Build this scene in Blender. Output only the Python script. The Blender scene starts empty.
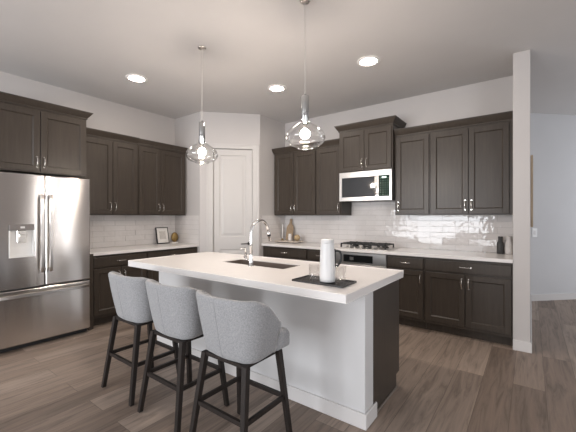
import bpy, bmesh, math, random
from mathutils import Vector, Matrix
random.seed(7)
SC = bpy.context.scene
COL = SC.collection
R = math.radians

# ------------------------------------------------------------------ camera
cam_d = bpy.data.cameras.new('camera'); cam = bpy.data.objects.new('camera', cam_d); COL.objects.link(cam)
cam.location = (4.856, 0.0, 1.351)
cam.rotation_euler = (R(90), 0, R(36.607))
cam_d.sensor_fit = 'HORIZONTAL'; cam_d.sensor_width = 36.0
cam_d.lens = 36.0 * 326.48 / 576.0
cam_d.shift_y = 0.56 / 576.0
cam_d.clip_start = 0.05; cam_d.clip_end = 100
SC.camera = cam

# ------------------------------------------------------------------ light and exposure
w = bpy.data.worlds.new('daylight'); SC.world = w; w.use_nodes = True
bg = w.node_tree.nodes['Background']
bg.inputs['Color'].default_value = (0.80, 0.88, 1.0, 1); bg.inputs['Strength'].default_value = 1.0

def area(name, loc, rot, sx, sy, power, col):
    d = bpy.data.lights.new(name, 'AREA'); d.shape = 'RECTANGLE'; d.size = sx; d.size_y = sy
    d.energy = power; d.color = col
    o = bpy.data.objects.new(name, d); COL.objects.link(o); o.location = loc; o.rotation_euler = rot
    return o
# daylight through the glazed doors in the wall behind the camera and the windows of the side wall; the hall one is added
area('daylight_garden_doors', (1.95, -4.46, 1.25), (R(90), 0, 0), 3.0, 2.3, 215, (0.93, 0.96, 1.0))
area('daylight_side_window', (7.96, 3.92, 1.45), (R(90), 0, R(90)), .34, 1.9, 5, (0.97, 0.97, 1.0))
area('daylight_narrow_window', (7.96, 3.26, 1.45), (R(90), 0, R(90)), .20, 1.9, 3, (1.0, 0.96, 0.92))
area('added_hall_daylight', (7.96, 6.9, 1.45), (R(90), 0, R(90)), 1.5, 1.9, 32, (0.92, 0.95, 1.0))  # added fill for the dim hall wall, no such window is known
area('daylight_front_window', (7.96, -1.6, 1.45), (R(90), 0, R(90)), 3.0, 1.9, 100, (0.95, 0.97, 1.0))
BULB_W = 23.0
CAN_W = 9.0

SC.view_settings.view_transform = 'Standard'
SC.view_settings.look = 'None'
SC.view_settings.exposure = 0.2
SC.view_settings.gamma = 1.0
SC.view_settings.use_curve_mapping = False

# ------------------------------------------------------------------ materials
def new_mat(name):
    m = bpy.data.materials.new(name); m.use_nodes = True
    nt = m.node_tree; b = nt.nodes['Principled BSDF']
    return m, nt, b
def coords(nt, scale=(1, 1, 1), rot=(0, 0, 0), loc=(0, 0, 0)):
    tc = nt.nodes.new('ShaderNodeTexCoord'); mp = nt.nodes.new('ShaderNodeMapping')
    mp.inputs['Scale'].default_value = scale; mp.inputs['Rotation'].default_value = rot; mp.inputs['Location'].default_value = loc
    nt.links.new(tc.outputs['Object'], mp.inputs['Vector']); return mp.outputs['Vector']
def noise(nt, vec, scale, detail=3, rough=.55):
    n = nt.nodes.new('ShaderNodeTexNoise'); n.inputs['Scale'].default_value = scale
    n.inputs['Detail'].default_value = detail; n.inputs['Roughness'].default_value = rough
    nt.links.new(vec, n.inputs['Vector']); return n.outputs['Fac']
def ramp(nt, fac, stops):
    r = nt.nodes.new('ShaderNodeValToRGB')
    el = r.color_ramp.elements
    while len(el) < len(stops): el.new(0.5)
    for e, (p, c) in zip(el, stops): e.position = p; e.color = (*c, 1)
    nt.links.new(fac, r.inputs['Fac']); return r.outputs['Color']
def bump(nt, b, h, strength=.2, dist=.01):
    n = nt.nodes.new('ShaderNodeBump'); n.inputs['Strength'].default_value = strength; n.inputs['Distance'].default_value = dist
    nt.links.new(h, n.inputs['Height']); nt.links.new(n.outputs['Normal'], b.inputs['Normal'])
def simple(name, col, rough=.5, metal=0.0, var=.06, nscale=6.0, bstr=0.0, bscale=200.0, spec=None, stretch=(1, 1, 1)):
    m, nt, b = new_mat(name)
    v = coords(nt, stretch)
    f = noise(nt, v, nscale)
    lo = tuple(max(0, c * (1 - var)) for c in col); hi = tuple(min(1, c * (1 + var)) for c in col)
    nt.links.new(ramp(nt, f, [(.3, lo), (.7, hi)]), b.inputs['Base Color'])
    b.inputs['Roughness'].default_value = rough; b.inputs['Metallic'].default_value = metal
    if spec is not None: b.inputs['Specular IOR Level'].default_value = spec
    if bstr: bump(nt, b, noise(nt, v, bscale, 2), bstr, .002)
    return m
def emit(name, col, strength):
    m, nt, b = new_mat(name)
    b.inputs['Base Color'].default_value = (*col, 1); b.inputs['Emission Color'].default_value = (*col, 1)
    b.inputs['Emission Strength'].default_value = strength; return m
def thin_glass(name, tint=(.97, .98, .98), base=.04, edge=.55, rough=.01):
    m, nt, b = new_mat(name); nt.nodes.remove(b)
    out = nt.nodes['Material Output']
    tr = nt.nodes.new('ShaderNodeBsdfTransparent'); tr.inputs['Color'].default_value = (*tint, 1)
    gl = nt.nodes.new('ShaderNodeBsdfGlossy'); gl.inputs['Roughness'].default_value = rough
    lw = nt.nodes.new('ShaderNodeLayerWeight'); lw.inputs['Blend'].default_value = .30
    mr = nt.nodes.new('ShaderNodeMapRange'); mr.inputs['To Min'].default_value = base; mr.inputs['To Max'].default_value = edge
    mx = nt.nodes.new('ShaderNodeMixShader')
    nt.links.new(lw.outputs['Facing'], mr.inputs['Value']); nt.links.new(mr.outputs['Result'], mx.inputs['Fac'])
    nt.links.new(tr.outputs[0], mx.inputs[1]); nt.links.new(gl.outputs[0], mx.inputs[2]); nt.links.new(mx.outputs[0], out.inputs['Surface'])
    return m

M = {}
M['wall'] = simple('wall_paint', (.53, .505, .493), .85, var=.015, nscale=2, bstr=.05, bscale=180)
M['ceiling'] = simple('ceiling_paint', (.60, .585, .578), .9, var=.015, nscale=2, bstr=.06, bscale=120)
M['hall'] = simple('hall_paint', (.58, .58, .59), .85, var=.015, nscale=2)
M['trim'] = simple('trim_paint', (.64, .62, .61), .45, var=.01)
M['door'] = simple('door_paint', (.54, .52, .505), .45, var=.01)
M['island'] = simple('island_paint', (.61, .605, .605), .6, var=.012)
M['quartz'] = simple('quartz', (.75, .725, .71), .22, var=.006, nscale=12, spec=.45)
def wood_dark():
    m, nt, b = new_mat('dark_stained_maple')
    v = coords(nt, (9, 9, .7))
    f = noise(nt, v, 5, 6, .6)
    nt.links.new(ramp(nt, f, [(.25, (.040, .031, .0245)), (.6, (.053, .042, .033)), (.85, (.066, .053, .042))]), b.inputs['Base Color'])
    b.inputs['Roughness'].default_value = .36; b.inputs['Specular IOR Level'].default_value = .36
    bump(nt, b, f, .05, .002); return m
M['cab'] = wood_dark()
M['cabin'] = simple('cabinet_shadow_gap', (.018, .015, .013), .7)
M['leg'] = simple('espresso_wood', (.020, .0155, .0135), .45, spec=.3, var=.2, nscale=9, stretch=(6, 6, .6))
def fabric():
    m, nt, b = new_mat('grey_woven_fabric')
    v = coords(nt)
    f = noise(nt, v, 260, 2, .7); g = noise(nt, v, 120, 3)
    mixn = nt.nodes.new('ShaderNodeMath'); mixn.operation = 'ADD'
    nt.links.new(f, mixn.inputs[0]); nt.links.new(g, mixn.inputs[1])
    h = nt.nodes.new('ShaderNodeMath'); h.operation = 'MULTIPLY'; h.inputs[1].default_value = .5; nt.links.new(mixn.outputs[0], h.inputs[0])
    nt.links.new(ramp(nt, h.outputs[0], [(.34, (.215, .217, .225)), (.66, (.37, .372, .38))]), b.inputs['Base Color'])
    b.inputs['Roughness'].default_value = .95; b.inputs['Sheen Weight'].default_value = .25
    bump(nt, b, f, .35, .002); return m
M['fabric'] = fabric()
M['piping'] = simple('pale_piping', (.42, .42, .43), .9, var=.05, nscale=80)
def brushed(name, col, rough, aniso, rot=.25):
    m, nt, b = new_mat(name)
    v = coords(nt, (2, 2, 160)); f = noise(nt, v, 4, 3)
    nt.links.new(ramp(nt, f, [(.3, tuple(c * .94 for c in col)), (.7, col)]), b.inputs['Base Color'])
    b.inputs['Metallic'].default_value = 1; b.inputs['Roughness'].default_value = rough
    b.inputs['Anisotropic'].default_value = aniso; b.inputs['Anisotropic Rotation'].default_value = rot
    t = nt.nodes.new('ShaderNodeTangent'); t.direction_type = 'RADIAL'; t.axis = 'Z'
    nt.links.new(t.outputs[0], b.inputs['Tangent']); return m
M['steel'] = brushed('brushed_stainless', (.70, .67, .645), .18, .95, .25)
M['steel2'] = simple('satin_stainless', (.70, .68, .66), .28, 1.0, var=.03, nscale=4)
M['steeld'] = simple('dark_appliance_side', (.09, .09, .09), .45)
M['nickel'] = simple('polished_nickel', (.80, .77, .73), .18, 1.0, var=.03)
M['chrome'] = simple('chrome', (.86, .85, .84), .07, 1.0, var=.01)
M['black'] = simple('black_plastic', (.012, .012, .013), .5)
M['iron'] = simple('cast_iron', (.012, .012, .012), .5, bstr=.1)
M['blackglass'] = simple('black_glass', (.010, .011, .012), .05, spec=.6)
M['mwglass'] = simple('microwave_window', (.025, .027, .030), .05, spec=.6)

def keypad_mat():
    m, nt, b = new_mat('keypad_glass')
    tc = nt.nodes.new('ShaderNodeTexCoord'); sep = nt.nodes.new('ShaderNodeSeparateXYZ'); nt.links.new(tc.outputs['Object'], sep.inputs[0])
    cmb = nt.nodes.new('ShaderNodeCombineXYZ'); nt.links.new(sep.outputs['X'], cmb.inputs['X']); nt.links.new(sep.outputs['Z'], cmb.inputs['Y'])
    br = nt.nodes.new('ShaderNodeTexBrick'); nt.links.new(cmb.outputs[0], br.inputs['Vector']); br.offset = 0
    for k, v in (('Scale', 1), ('Brick Width', .034), ('Row Height', .031), ('Mortar Size', .0085), ('Mortar Smooth', .1)): br.inputs[k].default_value = v
    br.inputs['Color1'].default_value = (.04, .08, .06, 1); br.inputs['Color2'].default_value = (.13, .19, .15, 1); br.inputs['Mortar'].default_value = (.006, .016, .011, 1)
    nt.links.new(br.outputs['Color'], b.inputs['Base Color']); b.inputs['Roughness'].default_value = .12; b.inputs['Specular IOR Level'].default_value = .15; return m
M['keypad'] = keypad_mat()
M['led'] = emit('clock_display', (.75, .95, .85), 1.2)
M['grey'] = simple('dispenser_grey', (.80, .79, .77), .4)
M['sink'] = simple('sink_composite', (.14, .112, .095), .45)
M['white'] = simple('white_enamel', (.70, .695, .69), .35, var=.01)
M['canring'] = simple('white_trim_ring', (.86, .85, .84), .5, var=.01)
M['tray'] = simple('black_tray', (.028, .027, .026), .22, var=.05)
M['glass'] = thin_glass('clear_glass', (.985, .985, .98), .03, .85)
M['tumbler'] = thin_glass('tumbler_glass', (.99, .988, .985), .04, .35)
M['socket'] = simple('socket_metal', (.60, .61, .61), .12, 1.0, var=.02)
M['bulb'] = emit('lit_bulb', (1.0, .86, .74), 1.0)
M['can'] = emit('lit_downlight', (1.0, .90, .80), 1.0)
M['brass'] = simple('antique_brass', (.30, .205, .085), .35, 1.0, var=.15, nscale=20)
M['paper'] = simple('mat_paper', (.78, .76, .73), .8)
M['print'] = simple('pale_print', (.58, .55, .52), .8, var=.12, nscale=40)
M['tan'] = simple('tan_wood', (.36, .26, .17), .5, var=.2, nscale=10, stretch=(6, 6, 1))
M['rattan'] = simple('woven_rattan', (.42, .31, .18), .7, var=.3, nscale=90, bstr=.5, bscale=120)
M['marble'] = simple('pale_tray', (.52, .46, .40), .4, var=.1, nscale=12)
M['vase_dark'] = simple('charcoal_ceramic', (.050, .050, .050), .55, var=.15, nscale=40)
M['vase_white'] = simple('chalk_ceramic', (.66, .63, .61), .6, var=.04, nscale=30)
M['oak'] = simple('oak_frame', (.52, .41, .29), .5, var=.15, nscale=8, stretch=(5, 5, .6))
M['tanline'] = simple('art_paper', (.55, .52, .48), .8)

def floor_mat():
    m, nt, b = new_mat('wood_planks')
    W, L, X0 = .207, 2.15, .188
    tc = nt.nodes.new('ShaderNodeTexCoord'); sep = nt.nodes.new('ShaderNodeSeparateXYZ'); nt.links.new(tc.outputs['Object'], sep.inputs[0])
    cmb = nt.nodes.new('ShaderNodeCombineXYZ')
    sub = nt.nodes.new('ShaderNodeMath'); sub.operation = 'SUBTRACT'; sub.inputs[1].default_value = X0 - 40 * W
    ady = nt.nodes.new('ShaderNodeMath'); ady.operation = 'ADD'; ady.inputs[1].default_value = 30.4
    nt.links.new(sep.outputs['X'], sub.inputs[0]); nt.links.new(sep.outputs['Y'], ady.inputs[0])
    nt.links.new(ady.outputs[0], cmb.inputs['X']); nt.links.new(sub.outputs[0], cmb.inputs['Y'])
    br = nt.nodes.new('ShaderNodeTexBrick'); nt.links.new(cmb.outputs[0], br.inputs['Vector'])
    br.inputs['Scale'].default_value = 1; br.inputs['Brick Width'].default_value = L; br.inputs['Row Height'].default_value = W
    br.inputs['Mortar Size'].default_value = .0013; br.inputs['Mortar Smooth'].default_value = .2
    br.offset = .37; br.offset_frequency = 2; br.squash = 1
    br.inputs['Color1'].default_value = (0, 0, 0, 1); br.inputs['Color2'].default_value = (1, 1, 1, 1); br.inputs['Mortar'].default_value = (.5, .5, .5, 1)
    # grain, shifted per plank
    sc = nt.nodes.new('ShaderNodeVectorMath'); sc.operation = 'MULTIPLY'; sc.inputs[1].default_value = (1.2, 14, 1)
    off = nt.nodes.new('ShaderNodeVectorMath'); off.operation = 'MULTIPLY_ADD'
    off.inputs[1].default_value = (37, 23, 11)
    nt.links.new(cmb.outputs[0], sc.inputs[0]); nt.links.new(br.outputs['Color'], off.inputs[0]); nt.links.new(sc.outputs[0], off.inputs[2])
    wv = nt.nodes.new('ShaderNodeTexNoise'); wv.inputs['Scale'].default_value = 1.6; wv.inputs['Detail'].default_value = 8; wv.inputs['Roughness'].default_value = .62; wv.inputs['Distortion'].default_value = 1.1
    nt.links.new(off.outputs[0], wv.inputs['Vector'])
    tone = ramp(nt, br.outputs['Color'], [(0, (.190, .144, .115)), (.45, (.250, .193, .156)), (1, (.335, .266, .219))])
    grain = ramp(nt, wv.outputs['Fac'], [(.28, (.52, .52, .52)), (.50, (.97, .97, .97)), (.74, (1.25, 1.23, 1.2))])
    mul = nt.nodes.new('ShaderNodeMix'); mul.data_type = 'RGBA'; mul.blend_type = 'MULTIPLY'; mul.inputs['Factor'].default_value = 1
    nt.links.new(tone, mul.inputs[6]); nt.links.new(grain, mul.inputs[7])
    seam = nt.nodes.new('ShaderNodeMix'); seam.data_type = 'RGBA'
    nt.links.new(br.outputs['Fac'], seam.inputs['Factor']); nt.links.new(mul.outputs[2], seam.inputs[6]); seam.inputs[7].default_value = (.085, .066, .054, 1)
    nt.links.new(seam.outputs[2], b.inputs['Base Color'])
    b.inputs['Roughness'].default_value = .48; b.inputs['Specular IOR Level'].default_value = .35
    bump(nt, b, wv.outputs['Fac'], .06, .003); return m
M['floor'] = floor_mat()

def tile_mat():
    m, nt, b = new_mat('glazed_subway_tile')
    v = coords(nt)
    nt.links.new(ramp(nt, noise(nt, v, 3.5, 1), [(.3, (.66, .63, .612)), (.7, (.73, .70, .685))]), b.inputs['Base Color'])
    b.inputs['Roughness'].default_value = .05; b.inputs['Specular IOR Level'].default_value = .5
    bump(nt, b, noise(nt, v, 20, 1, .4), 1.0, .0022); return m
M['tile'] = tile_mat()
M['grout'] = simple('pale_grout', (.48, .46, .445), .9, var=.03)

# ------------------------------------------------------------------ mesh helpers
def bm_new(): return bmesh.new()
def box(bm, lo, hi, bev=0.0, seg=1):
    lo = Vector(lo); hi = Vector(hi)
    vs = [bm.verts.new((x, y, z)) for x in (lo.x, hi.x) for y in (lo.y, hi.y) for z in (lo.z, hi.z)]
    F = [(0, 1, 3, 2), (4, 6, 7, 5), (0, 4, 5, 1), (2, 3, 7, 6), (0, 2, 6, 4), (1, 5, 7, 3)]
    fs = [bm.faces.new([vs[i] for i in f]) for f in F]
    if bev > 0:
        es = list({e for f in fs for e in f.edges})
        bmesh.ops.bevel(bm, geom=es, offset=bev, segments=seg, affect='EDGES', profile=.5)
def prism(bm, poly, z0, z1, bev=0.0, seg=2, bottom=True):
    a = [bm.verts.new((x, y, z0)) for x, y in poly]; c = [bm.verts.new((x, y, z1)) for x, y in poly]
    n = len(poly); fs = [bm.faces.new(a[::-1]), bm.faces.new(c)]
    for i in range(n): fs.append(bm.faces.new((a[i], a[(i + 1) % n], c[(i + 1) % n], c[i])))
    if bev > 0:
        es = list(fs[1].edges) + (list(fs[0].edges) if bottom else [])
        bmesh.ops.bevel(bm, geom=es, offset=bev, segments=seg, affect='EDGES', profile=.5)
def hexa(bm, b4, t4):
    a = [bm.verts.new(p) for p in b4]; c = [bm.verts.new(p) for p in t4]
    bm.faces.new(a[::-1]); bm.faces.new(c)
    for i in range(4): bm.faces.new((a[i], a[(i + 1) % 4], c[(i + 1) % 4], c[i]))
def tube(bm, pts, rad, seg=10, caps=True):
    pts = [Vector(p) for p in pts]; n = len(pts)
    rs = rad if isinstance(rad, (list, tuple)) else [rad] * n
    t0 = (pts[1] - pts[0]).normalized()
    up = Vector((0, 0, 1)) if abs(t0.z) < .9 else Vector((1, 0, 0))
    u = t0.cross(up).normalized(); rings = []
    for i in range(n):
        t = ((pts[min(i + 1, n - 1)] - pts[max(i - 1, 0)])).normalized()
        u = (u - t * u.dot(t)).normalized(); v = t.cross(u)
        rings.append([bm.verts.new(pts[i] + (u * math.cos(2 * math.pi * k / seg) + v * math.sin(2 * math.pi * k / seg)) * rs[i]) for k in range(seg)])
    for i in range(n - 1):
        for k in range(seg):
            f = bm.faces.new((rings[i][k], rings[i][(k + 1) % seg], rings[i + 1][(k + 1) % seg], rings[i + 1][k])); f.smooth = True
    if caps: bm.faces.new(rings[0][::-1]); bm.faces.new(rings[-1])
def lathe(bm, prof, cx=0, cy=0, seg=32, cap0=False, cap1=False):
    rings = []
    for r, z in prof:
        rings.append([bm.verts.new((cx + r * math.cos(2 * math.pi * k / seg), cy + r * math.sin(2 * math.pi * k / seg), z)) for k in range(seg)])
    for i in range(len(rings) - 1):
        for k in range(seg):
            f = bm.faces.new((rings[i][k], rings[i][(k + 1) % seg], rings[i + 1][(k + 1) % seg], rings[i + 1][k])); f.smooth = True
    if cap0: bm.faces.new(rings[0][::-1])
    if cap1: bm.faces.new(rings[-1])
def sphere(bm, c, r, seg=20, rng=12, sc=(1, 1, 1)):
    mt = Matrix.Translation(c) @ Matrix.Diagonal((*[r * s for s in sc], 1))
    res = bmesh.ops.create_uvsphere(bm, u_segments=seg, v_segments=rng, radius=1, matrix=mt)
    for v in res['verts']:
        for f in v.link_faces: f.smooth = True
def root_of(o):
    while o.parent: o = o.parent
    return o
def obj(name, bm, mat, parent=None, world=False, smooth=False):
    """link bm as ONE mesh object; world=True: the mesh was drawn in world coordinates"""
    if world and parent is not None:
        bmesh.ops.transform(bm, matrix=root_of(parent).matrix_basis.inverted(), verts=bm.verts)
    bmesh.ops.recalc_face_normals(bm, faces=bm.faces)
    if smooth:
        for f in bm.faces: f.smooth = True
    me = bpy.data.meshes.new(name); bm.to_mesh(me); bm.free()
    me.materials.append(mat)
    o = bpy.data.objects.new(name, me); COL.objects.link(o)
    if parent: o.parent = parent
    return o
def tag(o, label, cat, group=None):
    o['label'] = label; o['category'] = cat
    if group: o['group'] = group
    return o
def thing(name, label, cat, loc, rotz=0.0, group=None):
    o = bpy.data.objects.new(name, None); COL.objects.link(o); o.empty_display_size = .1
    o.location = loc; o.rotation_euler = (0, 0, rotz); o.matrix_basis = Matrix.Translation(loc) @ Matrix.Rotation(rotz, 4, 'Z')
    return tag(o, label, cat, group)
def struct(name, bm, mat, parent=None, **k):
    o = obj(name, bm, mat, parent, **k)
    if not parent: o['kind'] = 'structure'
    return o
def copy_tree(o, parent=None):
    c = o.copy(); COL.objects.link(c); c.parent = parent
    for ch in list(o.children): copy_tree(ch, c)
    return c

# ------------------------------------------------------------------ room shell
ZC = 3.01; YR = 4.657; T = .12
bm = bm_new(); box(bm, (-.3, -4.9, -.06), (8.4, 10, 0)); struct('floor', bm, M['floor'])
bm = bm_new(); box(bm, (-.3, -4.9, ZC), (8.4, 10, ZC + .1)); struct('ceiling', bm, M['ceiling'])
bm = bm_new(); box(bm, (-T, -4.62, 0), (0, YR + T, ZC)); struct('wall_left', bm, M['wall'])
bm = bm_new(); box(bm, (0, YR, 0), (4.708, YR + T, ZC)); struct('wall_back', bm, M['wall'])
bm = bm_new(); box(bm, (4.712, 4.03, 0), (4.8545, 6.7, ZC), .004); struct('wall_wing', bm, M['wall'])
# hall wall runs diagonally
bm = bm_new()
d = Vector((1, 1, 0)).normalized(); nrm = Vector((-1, 1, 0)).normalized(); A = Vector((4.70, 6.355, 0))
B = A + d * 4.6
def quad_prism(bm, A, B, nrm, t, z0, z1):
    p = [A, B, B + nrm * t, A + nrm * t]
    prism(bm, [(q.x, q.y) for q in p], z0, z1)
quad_prism(bm, A, B, nrm, .12, 0, ZC); struct('wall_hall', bm, M['hall'])
bm = bm_new(); quad_prism(bm, Vector((4.862, 6.517, 0)), B, -nrm, .014, 0, .10); struct('baseboard_hall', bm, M['trim'])
bm = bm_new(); box(bm, (4.7115, 4.016, 0), (4.8665, 4.0295, .105), .003); box(bm, (4.855, 4.0297, 0), (4.868, 6.5, .105), .003); struct('baseboard_wing', bm, M['trim'])
# wall behind the camera with glazed doors, side wall with two windows
def wall_open(name, axis, pos, t, a0, a1, holes, mat):
    bm = bm_new()
    def bx(u0, u1, z0, z1):
        if u1 - u0 < 1e-4 or z1 - z0 < 1e-4: return
        if axis == 'y': box(bm, (u0, pos, z0), (u1, pos + t, z1))
        else: box(bm, (pos, u0, z0), (pos + t, u1, z1))
    u = a0
    for (h0, h1, z0, z1) in holes:
        bx(u, h0, 0, ZC); bx(h0, h1, 0, z0); bx(h0, h1, z1, ZC); u = h1
    bx(u, a1, 0, ZC); struct(name, bm, mat)
wall_open('wall_rear', 'y', -4.62, .12, 0, 8.0, [(.40, 3.50, .03, 2.45)], M['wall'])
wall_open('wall_right', 'x', 8.0, .12, -4.62, 9.8, [(-3.15, -.05, .45, 2.45), (3.12, 3.40, .45, 2.45), (3.70, 4.14, .45, 2.45), (6.1, 7.7, .45, 2.45)], M['wall'])
def win_frame(name, axis, pos, h0, h1, z0, z1, n):
    bm = bm_new(); f = .05
    def bx(u0, u1, a, b_):
        if axis == 'y': box(bm, (u0, pos, a), (u1, pos + .05, b_))
        else: box(bm, (pos, u0, a), (pos + .05, u1, b_))
    bx(h0, h1, z0, z0 + f); bx(h0, h1, z1 - f, z1)
    for k in range(n + 1):
        u = h0 + (h1 - h0 - f) * k / n; bx(u, u + f, z0 + f, z1 - f)
    struct(name, bm, M['trim'])
win_frame('window_1', 'y', -4.59, .40, 3.50, .03, 2.45, 3)
win_frame('window_2', 'x', 8.04, -3.15, -.05, .45, 2.45, 3)
win_frame('window_3', 'x', 8.04, 3.70, 4.14, .45, 2.45, 1)
win_frame('window_4', 'x', 8.04, 3.12, 3.40, .45, 2.45, 1)
win_frame('added_hall_window', 'x', 8.04, 6.1, 7.7, .45, 2.45, 2)  # unseen frame, added around the opening of the hall fill light

# corner pantry: two short returns and a diagonal wall with the door
PX, PY = .66, 3.312; QX, QY = 1.332, 3.984
DW = math.hypot(QX - PX, QY - PY)           # .95
bm = bm_new(); prism(bm, [(0, PY), (PX, PY), (PX - .05, PY + .12), (0, PY + .12)], 0, ZC); struct('wall_pantry_left', bm, M['wall'])
bm = bm_new(); prism(bm, [(QX, QY), (QX, YR), (QX - .12, YR), (QX - .12, QY + .05)], 0, ZC); struct('wall_pantry_right', bm, M['wall'])
O0, O1, DH = .185, .845, 2.45               # rough opening along the diagonal
rot45 = Matrix.Translation((PX, PY, 0)) @ Matrix.Rotation(R(45), 4, 'Z')
bm = bm_new()
box(bm, (0, .0005, 0), (O0, .11, ZC)); box(bm, (O1, .0005, 0), (DW, .11, ZC)); box(bm, (O0, .0005, DH), (O1, .11, ZC))
bmesh.ops.transform(bm, matrix=rot45, verts=bm.verts); struct('wall_pantry_front', bm, M['wall'])
door = bpy.data.objects.new('door_1', None); COL.objects.link(door); door['kind'] = 'structure'
door.location = (PX, PY, 0); door.rotation_euler = (0, 0, R(45)); door.matrix_basis = rot45
bm = bm_new(); c0, c1 = .100, .935
for (u0, u1) in ((c0, O0 + .02), (O1 - .02, c1)):
    box(bm, (u0, -.018, 0), (u1, -.0005, DH + .06), .003)
    box(bm, (u0 + (.0 if u0 < .5 else .065), -.024, 0), (u1 - (.065 if u0 < .5 else 0), -.018, DH + .06), .002)
box(bm, (O0 + .02, -.018, DH - .015), (O1 - .02, -.0005, DH + .06), .003)
box(bm, (c0, -.024, DH + .04), (c1, -.018, DH + .06), .002)
box(bm, (O0, 0, 0), (O0 + .02, .10, DH)); box(bm, (O1 - .02, 0, 0), (O1, .10, DH)); box(bm, (O0 + .02, 0, DH - .015), (O1 - .02, .1, DH))
obj('door_casing', bm, M['door'], door)
def panel_door(u0, u1, z0, z1, yf, th, panels, bev=.012):
    """door leaf with recessed moulded panels"""
    bm = bm_new()
    zs = sorted({z0, z1, *[p for q in panels for p in q]})
    st = .095
    box(bm, (u0, yf, z0), (u0 + st, yf + th, z1)); box(bm, (u1 - st, yf, z0), (u1, yf + th, z1))
    last = z0
    for a, b_ in panels:
        box(bm, (u0 + st, yf, last), (u1 - st, yf + th, a))
        x0, x1 = u0 + st, u1 - st
        o = [(x0, a), (x1, a), (x1, b_), (x0, b_)]
        i1 = [(x0 + bev, a + bev), (x1 - bev, a + bev), (x1 - bev, b_ - bev), (x0 + bev, b_ - bev)]
        k = .04
        i2 = [(x0 + k, a + k), (x1 - k, a + k), (x1 - k, b_ - k), (x0 + k, b_ - k)]
        i3 = [(x0 + k + .02, a + k + .02), (x1 - k - .02, a + k + .02), (x1 - k - .02, b_ - k - .02), (x0 + k + .02, b_ - k - .02)]
        ring = [[bm.verts.new((x, y, z)) for x, z in q] for q, y in ((o, yf), (i1, yf + .010), (i2, yf + .010), (i3, yf + .004))]
        for p, q in zip(ring, ring[1:]):
            for j in range(4): bm.faces.new((p[j], p[(j + 1) % 4], q[(j + 1) % 4], q[j]))
        bm.faces.new(ring[-1]); last = b_
    box(bm, (u0 + st, yf, last), (u1 - st, yf + th, z1))
    return bm
leaf = obj('door_leaf', panel_door(O0 + .024, O1 - .024, .012, DH - .02, .012, .035, [(.22, .83), (1.02, 2.335)]), M['door'], door)
bm = bm_new(); hx = O1 - .075; hz = .915
lathe_b = bm_new()
tube(bm, [(hx, .0115, hz), (hx, .003, hz)], .026, 16); tube(bm, [(hx, .004, hz), (hx, -.045, hz)], .010, 10)
tube(bm, [(hx + .008, -.045, hz), (hx - .06, -.047, hz), (hx - .125, -.045, hz - .003)], [.009, .0085, .007], 10)
lathe_b.free(); obj('door_lever', bm, simple('bronze_lever', (.02, .018, .016), .35, .3), leaf)

# tiled backsplashes: hand-made subway tiles, each leaning a hair, over a grout bed
def backsplash(name, P, U, N, ulen, rects):
    """P: foot of the wall, U: direction along it, N: out of the wall; rects (u0, u1, z0, z1) relative to P"""
    P, U, N = Vector(P), Vector(U), Vector(N); rnd = random.Random(name); TW, TH, G = .305, .0763, .0019
    bm = bm_new(); tiles = []
    def pt(u, d_, z): return P + U * u + N * d_ + Vector((0, 0, z))
    for (u0, u1, z0, z1) in rects:
        hexa(bm, [pt(u0, .0005, z0), pt(u1, .0005, z0), pt(u1, .0062, z0), pt(u0, .0062, z0)], [pt(u0, .0005, z1), pt(u1, .0005, z1), pt(u1, .0062, z1), pt(u0, .0062, z1)])
    for f in bm.faces: f.material_index = 0
    for (u0, u1, z0, z1) in rects:
        r = 0
        while z0 + r * TH < z1 - .004:
            a, b_ = z0 + r * TH, min(z0 + (r + 1) * TH, z1); u = u0 - (TH * 2 if r % 2 else 0) - (rnd.random() * .002)
            while u < u1 - .003:
                c, e_ = max(u, u0), min(u + TW, u1); u += TW
                if e_ - c < .006: continue
                tz, tu = rnd.gauss(0, .0021), rnd.gauss(0, .0026)
                d4 = [max(.0066, min(.0108, .0086 + (s1 * tu + s2 * tz) / 2)) for s1, s2 in ((-1, -1), (1, -1), (1, 1), (-1, 1))]
                q = [(c + G, a + G), (e_ - G, a + G), (e_ - G, b_ - G), (c + G, b_ - G)]
                n0 = len(bm.faces)
                hexa(bm, [pt(uu, .006, zz) for uu, zz in q], [pt(uu, dd, zz) for (uu, zz), dd in zip(q, d4)])
                bm.faces.ensure_lookup_table()
                for k in range(n0, len(bm.faces)): bm.faces[k].material_index = 1
            r += 1
    o = struct(name, bm, M['grout']); o.data.materials.append(M['tile']); return o
backsplash('backsplash_back', (0, YR, 0), (1, 0, 0), (0, -1, 0), 0, [(QX + .002, 4.7105, .9145, 1.371), (2.630, 3.409, 1.3715, 1.60)])
backsplash('backsplash_left', (0, 0, 0), (0, 1, 0), (1, 0, 0), 0, [(1.70, PY - .0012, .9145, 1.371)])
backsplash('backsplash_pantry', (0, PY, 0), (1, 0, 0), (0, -1, 0), 0, [(.010, .645, .9145, 1.371)])
backsplash('backsplash_corner', (QX, 0, 0), (0, 1, 0), (1, 0, 0), 0, [(QY + .035, YR - .0098, .9145, 1.371)])

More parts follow.
